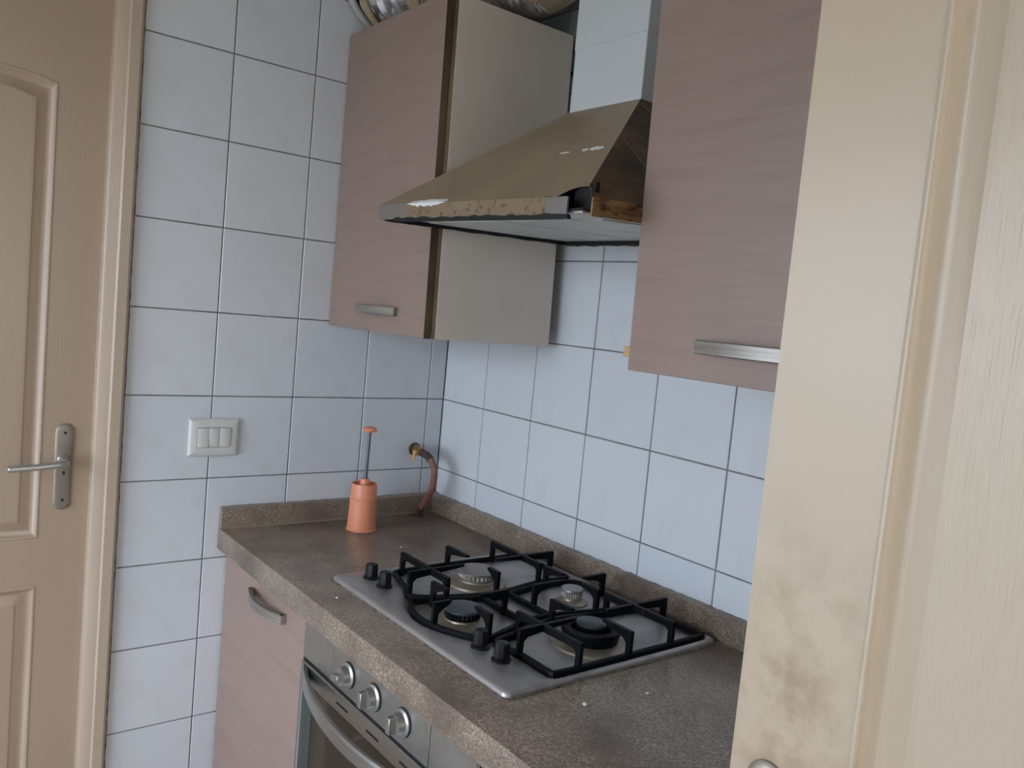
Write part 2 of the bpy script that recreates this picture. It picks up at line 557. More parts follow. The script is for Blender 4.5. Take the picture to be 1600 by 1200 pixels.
def door_leaf(name, o, pt, width, z0, z1, material, pmaterial, label, stile=0.097, thick=0.04):
    """pt(u, d, z): u along the leaf from the latch edge, d into the leaf from the visible face"""
    root = thing(name, o, label, 'door', kind='structure')
    def bar(m_, u0, u1, d0, d1, za, zb):
        P = [pt(u, d, z) for u in (u0, u1) for d in (d0, d1) for z in (za, zb)]
        xs, ys, zs = zip(*P)
        m_.box(min(xs), max(xs), min(ys), max(ys), min(zs), max(zs))
    mull = 0.095
    pw = (width-2*stile-mull)/2
    zs_ = [(z0+0.2, -0.2235), (-0.118, 0.842)]
    m_ = MB()
    bar(m_, 0, width, 0.013, thick, z0, z1)
    bar(m_, 0, stile, 0, 0.014, z0, z1)
    bar(m_, width-stile, width, 0, 0.014, z0, z1)
    bar(m_, stile+pw, stile+pw+mull, 0, 0.014, z0, z1)
    us = [(stile, stile+pw), (stile+pw+mull, width-stile)]
    for u0, u1 in us:
        bar(m_, u0, u1, 0, 0.014, z0, zs_[0][0])
        bar(m_, u0, u1, 0, 0.014, zs_[0][1], zs_[1][0])
        # arched head rail
        poly = [(u0, zs_[1][1])]
        for i in range(1, 12):
            t = i/12
            poly.append((u0+(u1-u0)*t, zs_[1][1]+0.014*4*t*(1-t)))
        poly += [(u1, zs_[1][1]), (u1, z1), (u0, z1)]
        m_.prism([pt(u, 0, z) for u, z in poly], Vector(pt(0, 0.014, 0))-Vector(pt(0, 0, 0)))
    m_.build('leaf', material, root)
    for u0, u1 in us:
        door_panel(u0, u1, zs_[0][0], zs_[0][1], 0.0, 0, pt, 'panel', root, pmaterial)
        door_panel(u0, u1, zs_[1][0], zs_[1][1], 0.014, 0, pt, 'panel', root, pmaterial)
    return root

def lock_plate(root, pt, uc, zc_, worn=True):
    """backplate with domed ends, lever, keyhole and screws"""
    hw, z0, z1 = 0.0183, zc_-0.112, zc_+0.077
    out = []
    for i in range(13):
        t = math.pi*i/12
        out.append((uc-hw*math.cos(t), z1-hw+hw*math.sin(t)))
    low = []
    for i in range(13):
        t = math.pi*i/12
        u_, z_ = uc+hw*math.cos(t), z0+hw*0.8-hw*0.8*math.sin(t)
        if worn and i in (10, 11, 12):
            u_ += (0.004, 0.001, 0.003)[i-10]
            z_ += (0.004, -0.002, 0.006)[i-10]
        low.append((u_, z_))
    L = out+low
    def inset(k):
        return [(uc+(u-uc)*(1-k/hw), zc_-0.0175+(z-zc_+0.0175)*(1-k/0.095)) for u, z in L]
    b_ = MB()
    b_.loft([[pt(u, 0.0005, z) for u, z in L], [pt(u, -0.003, z) for u, z in L], [pt(u, -0.0055, z) for u, z in inset(0.003)], [pt(u, -0.006, z) for u, z in inset(0.006)]])
    pl = b_.build('lock_plate', M['tarnish'], root, angle=40)
    nd = Vector(pt(0, -1, 0))-Vector(pt(0, 0, 0))
    b_ = MB()
    b_.lathe([(0.0105, 0.004), (0.0105, 0.012), (0.008, 0.015), (0.0075, 0.046)], pt(uc+0.004, 0, zc_), nd, 20)
    pts = catmull([pt(uc+0.004, -0.04, zc_), pt(uc+0.004, -0.052, zc_-0.0005), pt(uc+0.016, -0.057, zc_-0.002), pt(uc+0.055, -0.055, zc_-0.006), pt(uc+0.098, -0.052, zc_-0.009), pt(uc+0.110, -0.050, zc_-0.0095)], 5)
    b_.tube(pts, [0.0075]*6+[0.0068]*(len(pts)-8)+[0.006, 0.003], 12)
    b_.build('lever', M['chrome'], root)
    b_ = MB()
    for zz_ in (z1-0.020, z0+0.022):
        b_.lathe([(0.0032, 0.0055), (0.003, 0.0066), (0.0005, 0.0066)], pt(uc, 0, zz_), nd, 12)
    b_.build('screw', M['black'], pl)
    b_ = MB()
    b_.lathe([(0.0085, 0.0055), (0.008, 0.0072), (0.006, 0.0074)], pt(uc, 0, zc_-0.030), nd, 18)
    b_.build('keyhole_boss', M['tarnish'], pl)
    b_ = MB()
    b_.lathe([(0.003, 0.007), (0.003, 0.0078)], pt(uc, 0, zc_-0.029), nd, 12)
    q = pt(uc, -0.0075, zc_-0.036)
    b_.lathe([(0.0016, 0.007), (0.0016, 0.0078)], pt(uc, 0, zc_-0.034), nd, 8)
    b_.build('keyhole', M['black'], pl)
    return pl

XD = -0.012
d1 = door_leaf('door_1', (XD, DY0, ZF), lambda u, d, z: (XD-d, DY0-u, z), DY0-DY1, ZF+0.004, DTOP, M['cream'], M['cream'],
               'closed cream panelled door with a steel lever handle, left of the tiles')
lock_plate(d1, lambda u, d, z: (XD-d, DY0-u, z), 0.055, 0.056)

DX, DYF = 1.583, -0.745
def pt2(u, d, z):
    return (DX+u, DYF+d, z)
d2 = door_leaf('door_2', (DX, DYF, ZF), pt2, XR-0.005-DX, ZF+0.004, DTOP, M['cream_door'], M['cream_panel'],
               'open cream door with finger stains, very close to the viewer at right')
lock_plate(d2, pt2, 0.036, 0.05, False)

# ------------------------------------------------------------------ worktop
ZW = -0.122
XW1 = 2.34
wt = thing('worktop', (0, -0.6, ZW-0.052), 'brown speckled stone-look worktop carrying the gas hob', 'worktop')
b = MB()
b.box(0.002, XW1, -0.621, -0.0015, ZW-0.052, ZW, 0.0035, 2)
b.build('slab', M['worktop'], wt)
def upstand(p0, p1, t):
    """low upstand whose top edge is a little chipped"""
    p0, p1, t = Vector(p0), Vector(p1), Vector(t)
    n_ = int((p1-p0).length/0.012)
    loops = []
    for i in range(n_+1):
        p = p0.lerp(p1, i/n_)
        h = 0.0515+random.uniform(-0.0012, 0.0012)
        loops.append([p, p+t, p+t+Vector((0, 0, h-0.004)), p+t*0.8+Vector((0, 0, h)), p+Vector((0, 0, h))])
    return MB().loft(loops)
_ua = upstand((0.0015, -0.619, ZW), (0.0015, -0.0015, ZW), (0.019, 0, 0))
_ub = upstand((0.021, -0.0015, ZW), (XW1, -0.0015, ZW), (0, -0.02, 0))
ua = tag(_ua.build('upstand', M['worktop'], angle=25), 'short speckled upstand strip on the worktop below the light switch wall', 'upstand', 'worktop upstands')
ub = tag(_ub.build('upstand', M['worktop'], angle=25), 'long speckled upstand strip on the worktop behind the hob', 'upstand', 'worktop upstands')
MB().box(0.0205, 0.0235, -0.60, -0.022, ZW+0.0001, ZW+0.0018).build('sealant', mat('pale_sealant', (158, 146, 122), 0.6), ua)

# ------------------------------------------------------------------ cabinets
def bow_handle(x0, x1, yface, z, parent, h=0.019, out=0.03, sag=0.0, name='handle'):
    """flat bowed strap between two square ends"""
    n_ = 18
    loops = []
    for i in range(n_+1):
        t = i/n_
        x = x0+(x1-x0)*t
        o = out*(1-(2*t-1)**2)**0.5*0.55+out*0.45 if 0 < t < 1 else out*0.45
        o = out*0.42+out*0.58*math.sin(math.pi*t)
        y1 = yface-o
        y2 = y1+0.0095
        loops.append([(x, y1, z-h/2+.0015), (x, y1, z+h/2-.0015), (x, y1+.0015, z+h/2), (x, y2, z+h/2), (x, y2, z-h/2), (x, y1+.0015, z-h/2)])
    b_ = MB().loft(loops)
    for x in (x0-0.0008, x1-0.0082):
        b_.box(x, x+0.009, yface-out*0.42, yface+0.0005, z-h/2, z+h/2, 0.001)
    return b_.build(name, M['handle'], parent)

# left wall cabinet (hangs slightly out of true)
CZ0, CZ1 = 0.388, 1.106
def lean(c):
    return Vector((max(0.002, c.x-0.024*(c.z-CZ0)*min(1, max(0, (c.x-0.03)/0.3))), c.y, c.z))
wc = thing('wall_cabinet', (0.24, -0.19, CZ0), 'wood-look wall cabinet with beige side, under the foil duct in the corner', 'cabinet', 'wall cabinets')
XC = 0.476
b = MB()
b.box(XC-0.016, XC, -0.353, -0.035, CZ0, CZ1, 0.0008)
b.build('side_panel', M['melamine'], wc, lean)
MB().box(XC-0.0158, XC-0.0006, -0.3536, -0.350, CZ0, CZ1).build('side_panel_edge', M['edge_brown'], wc, lean)
MB().box(0.003, 0.019, -0.353, -0.035, CZ0, CZ1, 0.0008).build('side_panel', M['melamine'], wc, lean)
MB().box(0.019, XC-0.016, -0.350, -0.04, CZ0+0.001, CZ0+0.017).build('bottom_panel', M['melamine'], wc, lean)
MB().box(0.019, XC-0.016, -0.350, -0.04, CZ1-0.017, CZ1-0.001).build('top_panel', M['melamine'], wc, lean)
MB().box(0.019, XC-0.016, -0.046, -0.040, CZ0+0.017, CZ1-0.017).build('back_panel', M['melamine'], wc, lean)
dr = MB().box(0.004, 0.460, -0.372, -0.3545, CZ0-0.001, CZ1, 0.001).build('door', M['laminate'], wc, lean)
bow_handle(0.165, 0.343, -0.372, 0.437, dr)
MB().box(0.4592, 0.4606, -0.3716, -0.3548, CZ0-0.0005, CZ1-0.0005).build('edge_band', M['edge_brown'], dr, lean)
MB().box(0.43, 0.447, -0.033, 0.0, 1.03, 1.05).build('hanging_bracket', M['dark_metal'], wc)
MB().box(0.05, 0.07, -0.04, 0.0, 1.03, 1.05).build('hanging_bracket', M['dark_metal'], wc)

# right wall cabinet
def lean2(c):
    return Vector((c.x-0.0176*(c.z-CZ0), c.y, c.z))
X2, X3 = 1.062, 1.662
wc2 = thing('wall_cabinet', ((X2+X3)/2, -0.19, CZ0), 'wood-look wall cabinet right of the hood, half hidden by the open door', 'cabinet', 'wall cabinets')
for a in (X2+0.002, X3-0.018):
    MB().box(a, a+0.016, -0.353, -0.03, CZ0, CZ1, 0.0008).build('side_panel', M['melamine'], wc2, lean2)
for z in (CZ0+0.001, CZ1-0.017):
    MB().box(X2+0.018, X3-0.018, -0.350, -0.035, z, z+0.016).build('bottom_panel' if z < 0.5 else 'top_panel', M['melamine'], wc2, lean2)
MB().box(X2+0.018, X3-0.018, -0.042, -0.036, CZ0+0.017, CZ1-0.017).build('back_panel', M['melamine'], wc2, lean2)
dr = MB().box(X2, X3, -0.372, -0.3545, CZ0-0.001, CZ1, 0.001).build('door', M['laminate'], wc2, lean2)
bow_handle(1.196, 1.388, -0.372, 0.435, dr, 0.02, 0.022)
MB().box(1.016, X2+0.003, -0.338, -0.322, 0.405, 0.4225, 0.001).build('wood_block', M['raw_wood'], wc2)
for a in (X2+0.02, X3-0.06):
    MB().box(a, a+0.02, -0.035, 0.0, 1.03, 1.05).build('hanging_bracket', M['dark_metal'], wc2)

# base cabinets
ZB0 = ZF+0.1
def base_cab(x0, x1, label, handle, doors=1):
    e = thing('base_cabinet', ((x0+x1)/2, -0.3, ZF), label, 'cabinet', 'base cabinets')
    zt = ZW-0.053
    for a in (x0, x1-0.016):
        MB().box(a, a+0.016, -0.577, -0.01, ZB0, zt).build('side_panel', M['melamine'], e)
    MB().box(x0+0.016, x1-0.016, -0.577, -0.01, ZB0, ZB0+0.016).build('bottom_panel', M['melamine'], e)
    MB().box(x0+0.016, x1-0.016, -0.02, -0.012, ZB0+0.016, zt).build('back_panel', M['melamine'], e)
    MB().box(x0, x1, -0.53, -0.515, ZF, ZB0).build('plinth', M['melamine'], e)
    w = (x1-x0)/doors
    for k in range(doors):
        d_ = MB().box(x0+w*k+0.002, x0+w*(k+1)-0.002, -0.597, -0.579, ZB0+0.002, zt-0.003, 0.001).build('door', M['laminate'], e)
        if handle:
            bow_handle(*handle[k], d_, 0.02, 0.034)
    return e
base_cab(0.004, 0.4715, 'wood-look base cabinet in the corner left of the oven', [(0.192, 0.378, -0.597, -0.222)])
base_cab(1.079, 2.3, 'wood-look base cabinet to the right of the oven', [(1.45, 1.64, -0.597, -0.222), (1.74, 1.93, -0.597, -0.222)], 2)

# ------------------------------------------------------------------ oven
YO = -0.600
ov = thing('built_in_oven', (0.77, -0.3, ZF), 'steel built-in oven with three knobs and a bowed handle under the hob', 'oven')
OX0, OX1 = 0.476, 1.066
zt = ZW-0.054
MB().box(OX0+0.012, OX1-0.012, -0.575, -0.03, -0.77, zt).build('housing', M['grey_metal'], ov)
fa = MB().box(OX0, 0.5905, YO, -0.576, -0.262, zt, 0.0012).box(0.5915, 0.9425, YO-0.0012, -0.576, -0.262, zt, 0.0012).box(0.9435, OX1, YO, -0.576, -0.262, zt, 0.0012)
fa.build('control_fascia', M['oven_steel'], ov)
MB().box(OX1, OX1+0.004, YO+0.002, -0.576, -0.75, zt, 0.0008).build('side_trim', M['door_steel'], ov)
for x, tw in ((0.672, 90), (0.768, 0), (0.866, 0)):
    o = (x, YO-0.001, -0.2215)
    kn = MB().lathe([(0.0215, 0.0), (0.0228, 0.002), (0.0228, 0.0045), (0.020, 0.007), (0.0185, 0.0072), (0.0172, 0.015), (0.0165, 0.0185), (0.001, 0.019)], o, (0, -1, 0), 32).build('knob', M['chrome'], ov)
    b = MB()
    P = [(-0.0165, 0.008), (0.0165, 0.008), (0.0135, 0.031), (-0.0135, 0.031)]
    tr_ = R(90 if tw == 0 else 14)
    poly = []
    ca, sa = math.cos(tr_), math.sin(tr_)
    b.prism([(o[0]+u*ca-(-0.0058)*sa, o[1]-w_, o[2]+u*sa+(-0.0058)*ca) for u, w_ in P], (-0.0116*sa, 0, 0.0116*ca), 0.0012)
    b.build('grip', M['oven_steel'], kn)
    MB().lathe([(0.0242, -0.0002), (0.0242, 0.0012), (0.0225, 0.0014)], o, (0, -1, 0), 32).build('gasket', M['black'], kn)
od = MB().box(OX0+0.001, OX1-0.001, YO-0.004, -0.578, -0.305, -0.268, 0.0025).box(OX0+0.001, OX0+0.012, YO-0.004, -0.578, -0.74, -0.300, 0.002).box(OX1-0.012, OX1-0.001, YO-0.004, -0.578, -0.74, -0.300, 0.002).box(OX0+0.001, OX1-0.001, YO-0.004, -0.578, -0.75, -0.715, 0.002).build('oven_door', M['door_steel'], ov)
MB().box(OX0+0.011, OX1-0.011, YO-0.001, -0.580, -0.72, -0.302).build('glass', M['glass_dark'], od)
for a, c in ((OX0+0.012, OX0+0.058), (OX1-0.058, OX1-0.012)):
    MB().box(a, c, YO-0.0018, YO-0.0008, -0.716, -0.304).build('glass_border', M['mirror_strip'], od)
for a in (0.66, 0.775, 0.89):
    MB().box(a-0.022, a+0.022, YO-0.0046, YO-0.003, -0.289, -0.2855).build('vent_slot', M['black'], od)
MB().box(OX0+0.002, OX1-0.002, -0.598, -0.59, -0.2675, -0.2625).build('door_gap', M['black'], ov)
# bowed oven handle, crescent in plan, tied to the door at both ends
n_ = 28
loops = []
for i in range(n_+1):
    t = i/n_
    x = OX0+0.012+(OX1-OX0-0.024)*t
    s_ = math.sin(math.pi*t)**0.75 if 0 < t < 1 else 0
    yo = YO-0.005-0.058*s_
    zc_ = -0.284-0.006*s_
    yi = yo+0.011
    hh = 0.0145
    loops.append([(x, yo+.003, zc_-hh), (x, yo, zc_-hh+.004), (x, yo, zc_+hh-.004), (x, yo+.003, zc_+hh), (x, yi, zc_+hh-.002), (x, yi, zc_-hh+.002)])
MB().loft(loops).build('handle', M['door_steel'], od)

# ------------------------------------------------------------------ hob
ZH = ZW
hob = thing('gas_hob', (0.744, -0.29, ZW), 'worn stainless steel four-burner gas hob let into the worktop', 'hob')
HX0, HX1, HY0, HY1 = 0.4465, 1.043, -0.5365, -0.036
inner = [(0.472, -0.060), (0.60, -0.055), (0.76, -0.052), (0.92, -0.050), (1.022, -0.050), (1.032, -0.06), (1.034, -0.25), (1.034, -0.43), (1.027, -0.440), (0.94, -0.440), (0.885, -0.449), (0.84, -0.475), (0.795, -0.498), (0.745, -0.508), (0.70, -0.502), (0.655, -0.484), (0.60, -0.452), (0.55, -0.430), (0.48, -0.424), (0.470, -0.41), (0.468, -0.25)]
cx, cy = 0.755, -0.26
NA = 160
def ray_poly(poly, ang):
    dx, dy = math.cos(ang), math.sin(ang)
    best = None
    for (x1, y1), (x2, y2) in zip(poly, poly[1:]+poly[:1]):
        ex, ey = x2-x1, y2-y1
        den = dx*ey-dy*ex
        if abs(den) < 1e-9:
            continue
        t = ((x1-cx)*ey-(y1-cy)*ex)/den
        s_ = ((x1-cx)*dy-(y1-cy)*dx)/den
        if t > 0 and -1e-6 <= s_ <= 1+1e-6 and (best is None or t > best):
            best = t
    return best
def rrect(x0, x1, y0, y1, r):
    L = []
    for (ax_, ay_, a0) in ((x1-r, y1-r, 0), (x0+r, y1-r, 90), (x0+r, y0+r, 180), (x1-r, y0+r, 270)):
        for k in range(7):
            t = R(a0+15*k)
            L.append((ax_+r*math.cos(t), ay_+r*math.sin(t)))
    return L
angs = sorted({2*math.pi*i/NA for i in range(NA)} | {math.atan2(y-cy, x-cx) % (2*math.pi) for x, y in rrect(HX0, HX1, HY0, HY1, 0.012)[::3]})
def ring(poly, z, grow=0.0):
    L = []
    for a in angs:
        t = ray_poly(poly, a)+grow
        L.append((cx+t*math.cos(a), cy+t*math.sin(a), z))
    return L
inn = [(p.x, p.y) for p in catmull([(x, y, 0) for x, y in inner], 4, True)]
b = MB()
O1 = rrect(HX0, HX1, HY0, HY1, 0.012)
O2 = rrect(HX0+0.002, HX1-0.002, HY0+0.002, HY1-0.002, 0.011)
O3 = rrect(HX0+0.006, HX1-0.006, HY0+0.006, HY1-0.006, 0.008)
b.loft([ring(O1, ZH+0.0005), ring(O1, ZH+0.004), ring(O2, ZH+0.0085), ring(O3, ZH+0.0105), ring(inn, ZH+0.0105, 0.004), ring(inn, ZH+0.0095, 0.001), ring(inn, ZH+0.0045, -0.003)], True, True, False)
bl = ring(inn, ZH+0.0045, -0.003)
vv = [b.v(p) for p in bl]
cvt = b.v((cx, cy, ZH+0.0045))
for i in range(len(vv)):
    b.face((vv[i], vv[(i+1) % len(vv)], cvt))
bmesh.ops.remove_doubles(b.bm, verts=b.bm.verts, dist=1e-6)
b.build('plate', M['steel'], hob, angle=50)
b = MB()
OG = rrect(HX0-0.003, HX1+0.003, HY0-0.003, HY1+0.003, 0.012)
b.loft([ring(OG, ZW+0.0001, 0), [(p[0]+random.uniform(-.0008, .0008), p[1]+random.uniform(-.001, .001), ZW+0.0014) for p in ring(OG, 0)], ring(O2, ZW+0.0014)], True, False, False)
b.build('seal', M['caulk'], hob)
for x, y in ((0.497, -0.472), (0.553, -0.472), (0.883, -0.471), (0.942, -0.471)):
    kb = MB().lathe([(0.0165, 0.0), (0.0168, 0.004), (0.0125, 0.007), (0.0105, 0.008)], (x, y, ZH+0.0095), (0, 0, 1), 28).build('knob', M['knob_black'], hob)
    MB().lathe([(0.0135, 0.0075), (0.0128, 0.028), (0.0112, 0.0315), (0.001, 0.0325)], (x, y, ZH+0.0095), (0, 0, 1), 10).build('knob_grip', M['knob_black'], kb, angle=30)

def bar_loop(pts, closed, w, z0, z1, b_):
    P = catmull([(x, y, 0) for x, y in pts], 5, closed)
    n_ = len(P)
    loops = []
    for i, p in enumerate(P):
        t = (P[(i+1) % n_]-P[i-1]) if closed else (P[min(i+1, n_-1)]-P[max(i-1, 0)])
        t.normalize()
        nn = Vector((-t.y, t.x, 0))
        a, c = p+nn*w/2, p-nn*w/2
        loops.append([(a.x, a.y, z0), (a.x, a.y, z1-.002), (a.x-nn.x*.0015, a.y-nn.y*.0015, z1), (c.x+nn.x*.0015, c.y+nn.y*.0015, z1), (c.x, c.y, z1-.002), (c.x, c.y, z0)])
    if closed:
        loops.append(loops[0])
    b_.loft(loops, True, not closed, not closed)

ZG0, ZG1, ZT = ZH+0.0065, ZH+0.017, ZH+0.056
def finger(foot, tip, b_, bridge=False):
    f_, t_ = Vector((*foot, 0)), Vector((*tip, 0))
    d = (t_-f_).normalized()
    L = (t_-f_).length
    nn = Vector((-d.y, d.x, 0))*0.0080
    fw = 0.0095
    if bridge:
        prof_ = [(0, ZG0), (fw, ZG0), (fw+0.001, ZT-0.018), (fw+0.008, ZT-0.0125), (L-fw-0.008, ZT-0.0125), (L-fw-0.001, ZT-0.018), (L-fw, ZG0), (L, ZG0), (L, ZT-0.001), (L-0.001, ZT), (0.001, ZT), (0, ZT-0.001)]
    else:
        prof_ = [(0, ZG0), (fw, ZG0), (fw+0.001, ZT-0.022), (fw+0.009, ZT-0.0155), (L, ZT-0.0055), (L, ZT-0.0005), (0.001, ZT), (0, ZT-0.001)]
    b_.prism([f_+d*s_-nn/2+Vector((0, 0, z)) for s_, z in prof_], nn)

sups = []
def support(frame, bars, bridges, fingers_):
    b_ = MB()
    bar_loop(frame, True, 0.0098, ZG0, ZG1, b_)
    for q in bars:
        bar_loop(q, False, 0.0098, ZG0, ZG1, b_)
    ps = b_.build('pan_support', M['iron'], hob, angle=30)
    for f_, t_ in bridges:
        b_ = MB()
        finger(f_, t_, b_, True)
        b_.build('bridge', M['iron'], ps, angle=30)
    for f_, t_ in fingers_:
        b_ = MB()
        finger(f_, t_, b_)
        b_.build('prong', M['iron'], ps, angle=30)
support([(0.486, -0.07), (0.483, -0.16), (0.482, -0.25), (0.484, -0.34), (0.488, -0.405), (0.51, -0.420), (0.57, -0.436), (0.622, -0.455), (0.646, -0.425), (0.660, -0.385), (0.676, -0.32), (0.676, -0.25), (0.660, -0.16), (0.660, -0.085), (0.645, -0.070), (0.56, -0.068)], [],
        [((0.489, -0.397), (0.672, -0.399)), ((0.484, -0.155), (0.665, -0.158))],
        [((0.607, -0.452), (0.604, -0.318)), ((0.601, -0.070), (0.600, -0.231)), ((0.481, -0.277), (0.560, -0.275)), ((0.679, -0.281), (0.641, -0.279))])
support([(0.690, -0.078), (0.674, -0.16), (0.689, -0.25), (0.690, -0.32), (0.673, -0.39), (0.648, -0.455), (0.655, -0.472), (0.700, -0.493), (0.745, -0.500), (0.79, -0.491), (0.838, -0.468), (0.862, -0.442), (0.846, -0.385), (0.826, -0.32), (0.822, -0.25), (0.842, -0.16), (0.845, -0.078), (0.765, -0.066)],
        [[(0.690, -0.325), (0.76, -0.328), (0.826, -0.325)], [(0.689, -0.262), (0.76, -0.262), (0.823, -0.262)]],
        [],
        [((0.672, -0.437), (0.722, -0.435)), ((0.862, -0.436), (0.815, -0.435)), ((0.772, -0.499), (0.771, -0.462)), ((0.768, -0.328), (0.768, -0.395)), ((0.766, -0.262), (0.766, -0.192)), ((0.678, -0.158), (0.735, -0.157)), ((0.842, -0.156), (0.795, -0.156)), ((0.768, -0.068), (0.768, -0.128))])
support([(0.872, -0.070), (0.858, -0.16), (0.842, -0.25), (0.848, -0.32), (0.866, -0.385), (0.884, -0.438), (0.94, -0.430), (1.015, -0.430), (1.026, -0.415), (1.027, -0.25), (1.024, -0.075), (1.010, -0.058), (0.94, -0.060)], [],
        [((0.866, -0.381), (1.031, -0.376)), ((0.857, -0.153), (1.031, -0.150))],
        [((0.937, -0.434), (0.934, -0.312)), ((0.931, -0.060), (0.929, -0.221)), ((1.031, -0.258), (0.960, -0.258)), ((0.842, -0.281), (0.900, -0.278))])

zp = ZH+0.0045
def burner(x, y, rb, rc, alu, cap, wok=False):
    bb = MB()
    bb.lathe([(rb*1.55, 0.0), (rb*1.5, 0.004), (rb*1.2, 0.0075), (rb*0.98, 0.009), (rb*0.95, 0.012)], (x, y, zp), (0, 0, 1), 40)
    root = bb.build('burner', M['burner_alu'], hob)
    MB().lathe([(rb*0.86, 0.011), (rb*0.90, 0.0135), (rb*0.98, 0.017), (rb*0.98, 0.0245), (rb*0.88, 0.0255)], (x, y, zp), (0, 0, 1), 56, teeth=(2, 3)).build('flame_ring', alu, root, angle=20)
    MB().lathe([(rc*0.97, 0.0255), (rc, 0.0265), (rc, 0.0295), (rc*0.95, 0.0315), (rc*0.5, 0.0325), (0.001, 0.0328)], (x, y, zp), (0, 0, 1), 40).build('burner_cap', cap, root)
    return root
burner(0.594, -0.272, 0.0415, 0.0435, M['flame_alu'], M['cap_grey'])
burner(0.766, -0.428, 0.035, 0.036, M['iron'], M['cap_dark'])
burner(0.768, -0.158, 0.022, 0.0235, M['flame_alu'], M['cap_grey'])
x, y = 0.940, -0.268
wk = MB().lathe([(0.075, 0.0), (0.073, 0.003), (0.060, 0.006), (0.054, 0.008)], (x, y, zp), (0, 0, 1), 40).build('burner', M['burner_alu'], hob)
MB().lathe([(0.050, 0.007), (0.053, 0.022), (0.0545, 0.026), (0.0535, 0.030), (0.040, 0.031), (0.036, 0.026), (0.036, 0.012)], (x, y, zp), (0, 0, 1), 44).build('outer_ring', M['iron'], wk)
MB().lathe([(0.024, 0.012), (0.027, 0.02), (0.027, 0.033), (0.022, 0.034)], (x, y, zp), (0, 0, 1), 48, teeth=(1, 2)).build('flame_ring', M['iron'], wk, angle=20)
MB().lathe([(0.026, 0.034), (0.0275, 0.035), (0.0275, 0.0385), (0.024, 0.0405), (0.001, 0.042)], (x, y, zp), (0, 0, 1), 36).build('burner_cap', M['cap_dark'], wk)
MB().lathe([(0.037, 0.0), (0.037, 0.014), (0.024, 0.014)], (x, y, zp), (0, 0, 1), 36).build('burner_cup', M['black'], wk)

# ------------------------------------------------------------------ cooker hood
hd = thing('cooker_hood', (0.77, -0.2, 0.62), 'grease-browned pyramid cooker hood with burnt corner and white chimney', 'cooker hood')
FL, FR, BR, BL = (0.460, -0.500, 0.620), (1.063, -0.500, 0.607), (1.046, -0.004, 0.630), (0.460, -0.004, 0.632)
LH = 0.0285
TFL, TFR, TBR, TBL = (0.680, -0.215, 0.864), (0.874, -0.215, 0.864), (0.874, -0.004, 0.864), (0.680, -0.004, 0.864)
V = lambda p, dz=0.0: Vector((p[0], p[1], p[2]+dz))
fl_, fr_, br_, bl_ = V(FL, LH), V(FR, LH), V(BR, LH), V(BL, LH)
def slab(poly, nrm, t, name, material, parent, smooth=True):
    b_ = MB()
    b_.prism(poly, Vector(nrm).normalized()*-t)
    return b_.build(name, material, parent)
# front face with a burnt, ragged lower right corner
nf = (fr_-fl_).cross(V(TFL)-fl_)
e_ = fr_-fl_
up_ = V(TFR)-fr_
poly = [fl_+e_*0.0, fl_+e_*0.30+Vector((0, 0, -.0005)), fl_+e_*0.60, fl_+e_*0.80+up_*0.002, fl_+e_*0.865+up_*0.012, fl_+e_*0.90+up_*0.004, fl_+e_*0.918+up_*0.035, fl_+e_*0.935+up_*0.062, fl_+e_*0.962+up_*0.082, fr_+up_*0.088, V(TFR), V(TFL)]
slab(poly, nf, 0.0015, 'front_face', M['hood'], hd)
# right face, bitten at its front lower corner
g_ = br_-fr_
nr = g_.cross(V(TFR)-fr_)
poly = [fr_+up_*0.088, fr_+g_*0.02+up_*0.05, fr_+g_*0.03+up_*0.004, fr_+g_*0.06, fr_+g_*0.5, br_, V(TBR), V(TFR)]
rf = slab(poly, nr, 0.0015, 'side_face', M['hood_side'], hd)
nl = (V(TFL)-fl_).cross(bl_-fl_)
slab([fl_, bl_, V(TBL), V(TFL)], nl, 0.0015, 'side_face', M['hood'], hd)
# scratch line on the right face
def lerp_line(a, c, n_off, w, name, material, parent):
    d = (c-a).normalized()
    s_ = d.cross(Vector(n_off)).normalized()*w
    o_ = Vector(n_off).normalized()*0.0006
    MB().prism([a-s_+o_, c-s_+o_, c+s_+o_, a+s_+o_], Vector(n_off).normalized()*0.0008).build(name, material, parent)
nr_u = nr if nr.x > 0 else -nr
lerp_line(fr_+up_*0.55+g_*0.02, fr_+g_*0.42+up_*0.02, nr_u, 0.0006, 'scratch', M['grey_metal'], rf)
lerp_line(fr_+up_*0.93+g_*0.03, fr_+g_*0.30+up_*0.62, nr_u, 0.0012, 'scratch', M['grey_metal'], rf)
# lip, in pieces as the paint has failed
def lip(a, c, name, material, out, jag=0.0, h0=0.0, h1=LH):
    n_ = 26
    loops = []
    o_ = Vector(out)
    for i in range(n_+1):
        p = a.lerp(c, i/n_)
        z0 = h0+random.uniform(-jag, jag*0.3)
        z1 = h1+random.uniform(-jag*0.4, jag*0.4)
        loops.append([p+Vector((0, 0, z0)), p+o_*0.001+Vector((0, 0, z1*0.5)), p+Vector((0, 0, z1)), p-o_*0.0025+Vector((0, 0, z1)), p-o_*0.0025+Vector((0, 0, z0))])
    return MB().loft(loops).build(name, material, hd, angle=30)
a_, c_ = V(FL), V(FR)
lip(a_, a_.lerp(c_, 0.17), 'front_lip', M['grey_metal'], (0, -1, 0), 0.0008)
lip(a_.lerp(c_, 0.165), a_.lerp(c_, 0.865), 'front_lip', M['hood_lip'], (0, -1, 0), 0.0014)
lip(a_.lerp(c_, 0.86), a_.lerp(c_, 0.945), 'front_lip', M['grey_metal'], (0, -1, 0), 0.0012, 0.002)
lip(V(FR)+(V(BR)-V(FR))*0.04, V(BR), 'side_lip', M['rust_lip'], (1, 0, 0), 0.0018, 0.0015)
